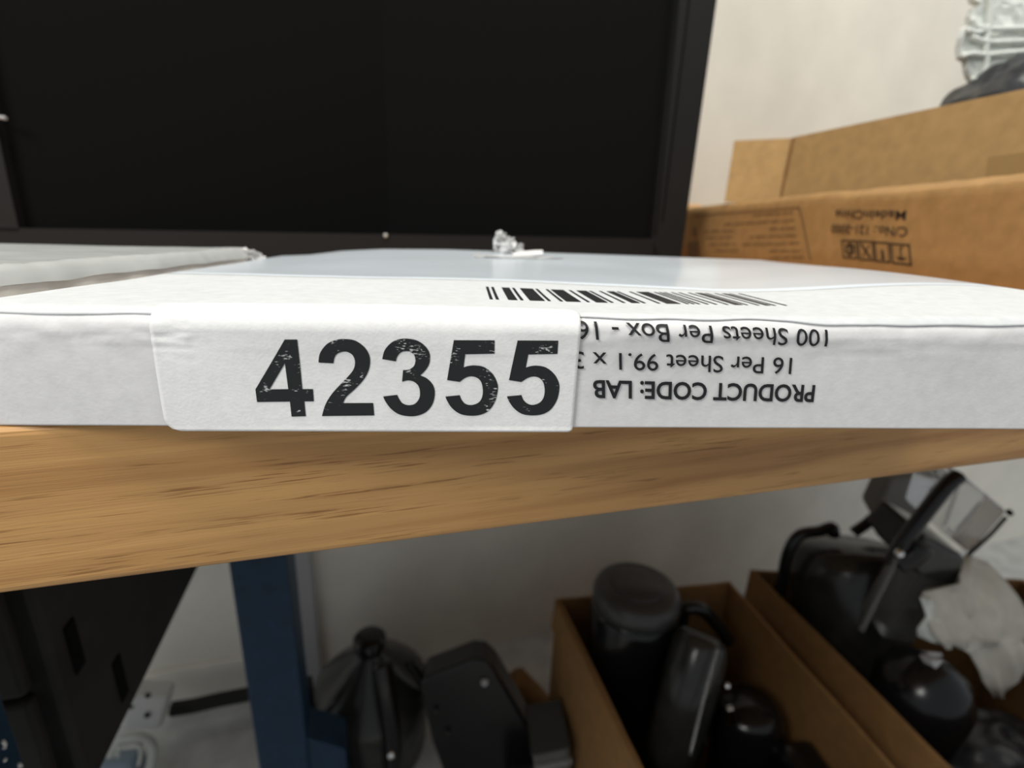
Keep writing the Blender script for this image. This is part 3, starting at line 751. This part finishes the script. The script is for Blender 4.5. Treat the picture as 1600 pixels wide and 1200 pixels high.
# ------------------------------------------------------------------ floor cartons with appliance parts
def open_box(name, label, P, z0, z1, t, m, mats=None):
    """P: four floor-plan corners in order; every wall a panel of its own"""
    c = sum(P, Vector((0, 0, 0)))/4
    r = thing(name, label, 'carton', Vector((c.x, c.y, z0)))
    for i in range(4):
        a, b = P[i], P[(i+1) % 4]; d = (b-a).normalized(); k = Vector((-d.y, d.x, 0))
        if k.dot(c-a) < 0: k = -k
        g = 0 if i % 2 == 0 else t
        bm = bmesh.new(); q = []
        n = 10
        V = []
        for j in range(n+1):
            s = g+((b-a).length-2*g)*j/n; p = a+d*s
            w = .004*noise.noise(Vector((s*9, i*3.1, 1)))
            V.append([bm.verts.new(p+ZV*z0), bm.verts.new(p+ZV*(z1+w)), bm.verts.new(p+k*t+ZV*(z1+w)), bm.verts.new(p+k*t+ZV*z0)])
        for u_, v_ in zip(V, V[1:]):
            for e in range(4): bm.faces.new((u_[e], u_[(e+1) % 4], v_[(e+1) % 4], v_[e]))
        bm.faces.new(V[0]); bm.faces.new(V[-1][::-1]); obj('side_panel', bm, m, r)
    bm = bmesh.new(); s = .9
    v = [bm.verts.new(c+(p-c)*s+ZV*(z0+.001)) for p in P]+[bm.verts.new(c+(p-c)*s+ZV*(z0+.005)) for p in P]
    bm.faces.new(v[:4]); bm.faces.new(v[4:][::-1])
    for i in range(4): bm.faces.new((v[i], v[(i+1) % 4], v[4+(i+1) % 4], v[4+i]))
    obj('base_panel', bm, m, r)
    return r
flat = lambda v: Vector((v.x, v.y, 0))
ZR = -.60
PA = [flat(atZ(870, 935, ZR)), flat(atZ(1140, 908, ZR)), flat(atZ(1420, 1225, ZR)), flat(atZ(1015, 1230, ZR))]
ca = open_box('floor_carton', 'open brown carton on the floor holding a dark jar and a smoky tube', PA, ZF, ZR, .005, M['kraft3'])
bm = bmesh.new(); a, b = PA[0]+ZV*(ZR-.002), PA[3]+ZV*(ZR-.002)     # folded-out rim of the left side
add_hexa(bm, [a+Vector((-.003, 0, 0)), b+Vector((-.003, 0, 0)), b+Vector((-.012, 0, -.05)), a+Vector((-.006, 0, -.06)), a+Vector((-.001, 0, 0)), b+Vector((-.001, 0, 0)), b+Vector((-.009, 0, -.05)), a+Vector((-.003, 0, -.06))])
obj('folded_flap', bm, M['kraft3'], ca)
PB = [flat(atZ(1172, 890, ZR)), flat(atZ(1600, 905, ZR)), flat(atZ(1900, 1250, ZR)), flat(atZ(1530, 1245, ZR))]
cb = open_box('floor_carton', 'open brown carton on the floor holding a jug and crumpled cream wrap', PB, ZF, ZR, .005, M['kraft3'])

def mono(name, bm, m, label, cat, smooth=True, group=None):
    o = obj(name, bm, m, None, smooth); o['label'] = label; o['category'] = cat
    if group: o['group'] = group
    return o
# dark jar with a grey lid
top = at(995, 924, .48); 
bj = thing('dark_jar', 'dark blender jar with a grey domed base upwards, in the left floor carton', 'jar', Vector((top.x, top.y, ZF+.006)))
bm = bmesh.new(); add_lathe(bm, Vector((top.x, top.y, ZF+.006)), top-ZV*.02, [(0, .046), (.45, .05), (.55, .058), (.75, .064), (.97, .066), (1, .064)], 32); obj('body', bm, M['blackgl'], bj, True)
bm = bmesh.new(); add_lathe(bm, top-ZV*.02, top+ZV*.012, [(0, .0655), (.5, .066), (.85, .061), (1, .052)], 32); obj('lid', bm, M['greylid'], bj, True)
bm = bmesh.new(); add_lathe(bm, top+ZV*.012, top+ZV*.0145, [(0, .040), (1, .036)], 24); obj('lid_disc', bm, M['greylid'], bj, True)
# smoky tube
p1 = at(1098, 990, .41); p0 = at(1040, 1215, .33)
tu = thing('smoky_tube', 'smoky grey see-through tube leaning beside the dark jar', 'tube', p0)
bm = bmesh.new(); add_lathe(bm, p0, p1, [(0, .034), (.9, .038), (.97, .034), (1, .024)], 26); obj('body', bm, M['smoke2'], tu, True)
sd = (p1-p0).normalized(); 
bm = bmesh.new(); add_tube(bm, [at(1122, 1010, .368), at(1100, 1090, .337), at(1078, 1180, .300)], .0022, 8); obj('bright_ridge', bm, M['smoke'], tu, True)
# black lever behind it
bm = bmesh.new(); add_tube(bm, [at(1066, 1000, .50), at(1068, 955, .50), at(1095, 952, .50), at(1120, 975, .50), at(1138, 1000, .50)], .011, 10)
mono('black_loop_handle', bm, M['blackgl'], 'black loop handle standing behind the smoky tube', 'handle')
# jar with a metal latch
lj = thing('latched_jar', 'dark jar with a bright metal latch, at the front of left floor carton', 'jar', at(1165, 1230, .36))
t_ = at(1170, 1098, .40)
bm = bmesh.new(); add_lathe(bm, Vector((t_.x+.01, t_.y-.02, t_.z-.20)), t_, [(0, .05), (.8, .052), (.93, .046), (1, .036)], 28); obj('body', bm, M['blackgl'], lj, True)
bm = bmesh.new(); add_box(bm, (-.0055, -.003, -.017), (.0055, .003, .017), basis_xf(at(1142, 1118, .335), U, N, (ZV-U*.35).normalized()), .002); obj('latch', bm, M['chrome'], lj)
bm = bmesh.new(); bmesh.ops.create_uvsphere(bm, u_segments=14, v_segments=8, radius=.0045, matrix=Matrix.Translation(at(1136, 1072, .36))); obj('latch_knob', bm, M['chrome'], lj, True)
# filler blocks of black parts low in the carton
for k, (px, py, Y, s) in enumerate(((1262, 1190, .33, .05),)):
    q = at(px, py, Y); bm = bmesh.new(); add_box(bm, (q.x-s*.6, q.y-s*.7, ZF+.007), (q.x+s*.6, q.y+s*.7, q.z), None, .014, 3)
    mono('black_motor_block', bm, M['blackgl'], 'black motor block to the right of the latched jar', 'motor')

# smoky bowl with handle
bw = thing('smoky_food_bowl', 'large smoky grey processor bowl with black loop handles, leaning in the right floor carton', 'bowl', Vector((.705, .47, -.82)))
p0 = Vector((.705, .47, -.82)); p1 = at(1322, 848, .59)
bm = bmesh.new(); add_lathe(bm, p0, p1, [(0, .055), (.3, .080), (.85, .096), (.97, .092), (1, .07)], 34); obj('body', bm, M['smoke2'], bw, True)
bm = bmesh.new(); add_tube(bm, [at(1206, 960, .58), at(1222, 905, .58), at(1232, 862, .58), at(1250, 836, .58), at(1280, 830, .58), at(1300, 824, .58), at(1303, 836, .58)], .010, 10); obj('loop_handle', bm, M['blackgl'], bw, True)
bm = bmesh.new(); add_tube(bm, [at(1334, 832, .55), at(1352, 820, .55), at(1372, 806, .55), at(1395, 812, .55), at(1412, 824, .55)], .009, 10); obj('rim_clip', bm, M['blackgl'], bw, True)
bm = bmesh.new(); add_tube(bm, [at(1346, 985, .40), at(1375, 925, .40), at(1402, 870, .40)], .004, 8); obj('bright_edge', bm, M['smoke'], bw, True)
bm = bmesh.new(); bmesh.ops.create_uvsphere(bm, u_segments=14, v_segments=8, radius=.006, matrix=Matrix.Translation(at(1405, 865, .392))); obj('hinge_pin', bm, M['chrome'], bw, True)
# clear jug with black lever and collar
jg = thing('clear_jug', 'clear square jug with a long black lever and smoky collar, tilted above the cream wrap', 'jug', at(1450, 920, .42))
J = lambda x, y, Y=.42: at(x, y, Y)
bm = bmesh.new(); dv = Vector((.004, .07, .012))
add_prism(bm, [J(1470, 830), J(1518, 868), J(1576, 800), J(1512, 748), J(1497, 752)], dv, .006); obj('body', bm, M['clear'], jg)
bm = bmesh.new(); add_prism(bm, [J(1418, 872, .415), J(1446, 838, .415), J(1510, 872, .415), J(1496, 926, .415), J(1434, 900, .415)], Vector((.004, .085, .012)), .006); obj('collar', bm, M['smoke2'], jg)
bm = bmesh.new(); add_tube(bm, [J(1392, 880, .41), J(1415, 842, .408), J(1450, 795, .405), J(1480, 758, .405), J(1497, 744, .407)], .0125, 12, True, .8); obj('lever', bm, M['blackgl'], jg, True)
bm = bmesh.new(); add_tube(bm, [J(1400, 880, .405), J(1425, 866, .402), J(1440, 850, .40)], .016, 12); obj('lever_pivot', bm, M['blackgl'], jg, True)
bm = bmesh.new(); add_tube(bm, [J(1512, 868, .418), J(1545, 838, .418), J(1572, 808, .418)], .0025, 8); add_tube(bm, [J(1576, 799, .418), J(1579, 803, .418)], .004, 8, False); obj('corner_edge', bm, M['blackgl'], jg, True)
bm = bmesh.new(); add_prism(bm, [J(1380, 1000, .43), J(1450, 890, .42), J(1482, 905, .42), J(1430, 1010, .43)], Vector((.004, .06, .012)), .006); obj('spout', bm, M['smoke'], jg)
# pale container behind
bm = bmesh.new(); add_prism(bm, [at(1362, 812, .66), at(1390, 752, .66), at(1450, 745, .66), at(1432, 815, .66)], Vector((.01, .05, .02)), .008)
mono('cloudy_cup', bm, M['cloudy'], 'cloudy see-through cup against the wall behind black lever', 'cup', False)
# cream wrap
wr = thing('cream_wrap', 'crumpled cream plastic wrap hanging over the right floor carton contents', 'wrap', at(1520, 1000, .42))
def sheet(parent, outline_rows, Y, amp, freq, seed, m, name):
    bm = bmesh.new(); V = []
    for (y, xl, xr, dy) in outline_rows:
        r = []
        for i in range(17):
            p = at(xl+(xr-xl)*i/16, y, Y+dy); q = p*freq+Vector((seed, 1, 2))
            r.append(bm.verts.new(p+Vector((0, amp*(abs(noise.noise(q))*2-.6)+amp*.4*noise.noise(q*2.7), 0))))
        V.append(r)
    for a, b in zip(V, V[1:]):
        for i in range(16): bm.faces.new((a[i], a[i+1], b[i+1], b[i]))
    return solid(obj(name, bm, m, parent, True), .0015)
sheet(wr, [(868, 1508, 1530, .03), (885, 1500, 1552, .02), (905, 1490, 1568, .01), (925, 1440, 1580, 0), (945, 1436, 1590, 0), (965, 1440, 1595, -.005), (985, 1450, 1598, -.008), (1003, 1466, 1596, -.012), (1012, 1475, 1540, -.015)], .40, .022, 26, 3, M['cloth'], 'front_fold')
sheet(wr, [(990, 1500, 1600, 0), (1020, 1515, 1602, 0), (1045, 1526, 1600, 0), (1065, 1535, 1592, 0), (1085, 1548, 1572, 0)], .385, .012, 30, 8, M['cloth'], 'hanging_fold')
sheet(wr, [(935, 1440, 1455, 0), (960, 1444, 1462, 0), (985, 1436, 1475, 0), (1000, 1440, 1490, 0), (1008, 1470, 1500, 0)], .39, .008, 50, 4, M['lace'], 'torn_edge')
# rounded motor housing and dark bag at the right
mh = thing('black_motor_housing', 'rounded black motor housing with a modelled glint, below the cream wrap', 'motor', at(1448, 1060, .37)-ZV*.3)
q = at(1448, 1060, .37); bm = bmesh.new(); add_lathe(bm, Vector((q.x, q.y, ZF+.006)), q+ZV*.035, [(0, .03), (.5, .035), (.7, .056), (.86, .060), (.94, .047), (.985, .022), (1, .004)], 30); obj('body', bm, M['blackgl'], mh, True)
bm = bmesh.new(); e = at(1463, 1036, .322); add_prism(bm, [e+Vector((-.009, 0, .004)), e+Vector((.010, 0, .003)), e+Vector((.003, 0, -.010))], Vector((0, .016, -.006)), .001); obj('modelled_glint', bm, M['trim'], mh)  # pale grey wedge set into the dome to stand in for a glint
bm = bmesh.new(); add_tube(bm, [at(1450, 1021, .334), at(1470, 1023, .334)], .0025, 8, False); obj('bright_rim', bm, M['trim'], mh, True)
q = at(1560, 1180, .38); blob_bag('dark_bag', q-ZV*.06, (.13, .10, .095), .12, 2.2, 9, M['bag'], 'dark crumpled bag at the front of the right floor carton', 'bag')
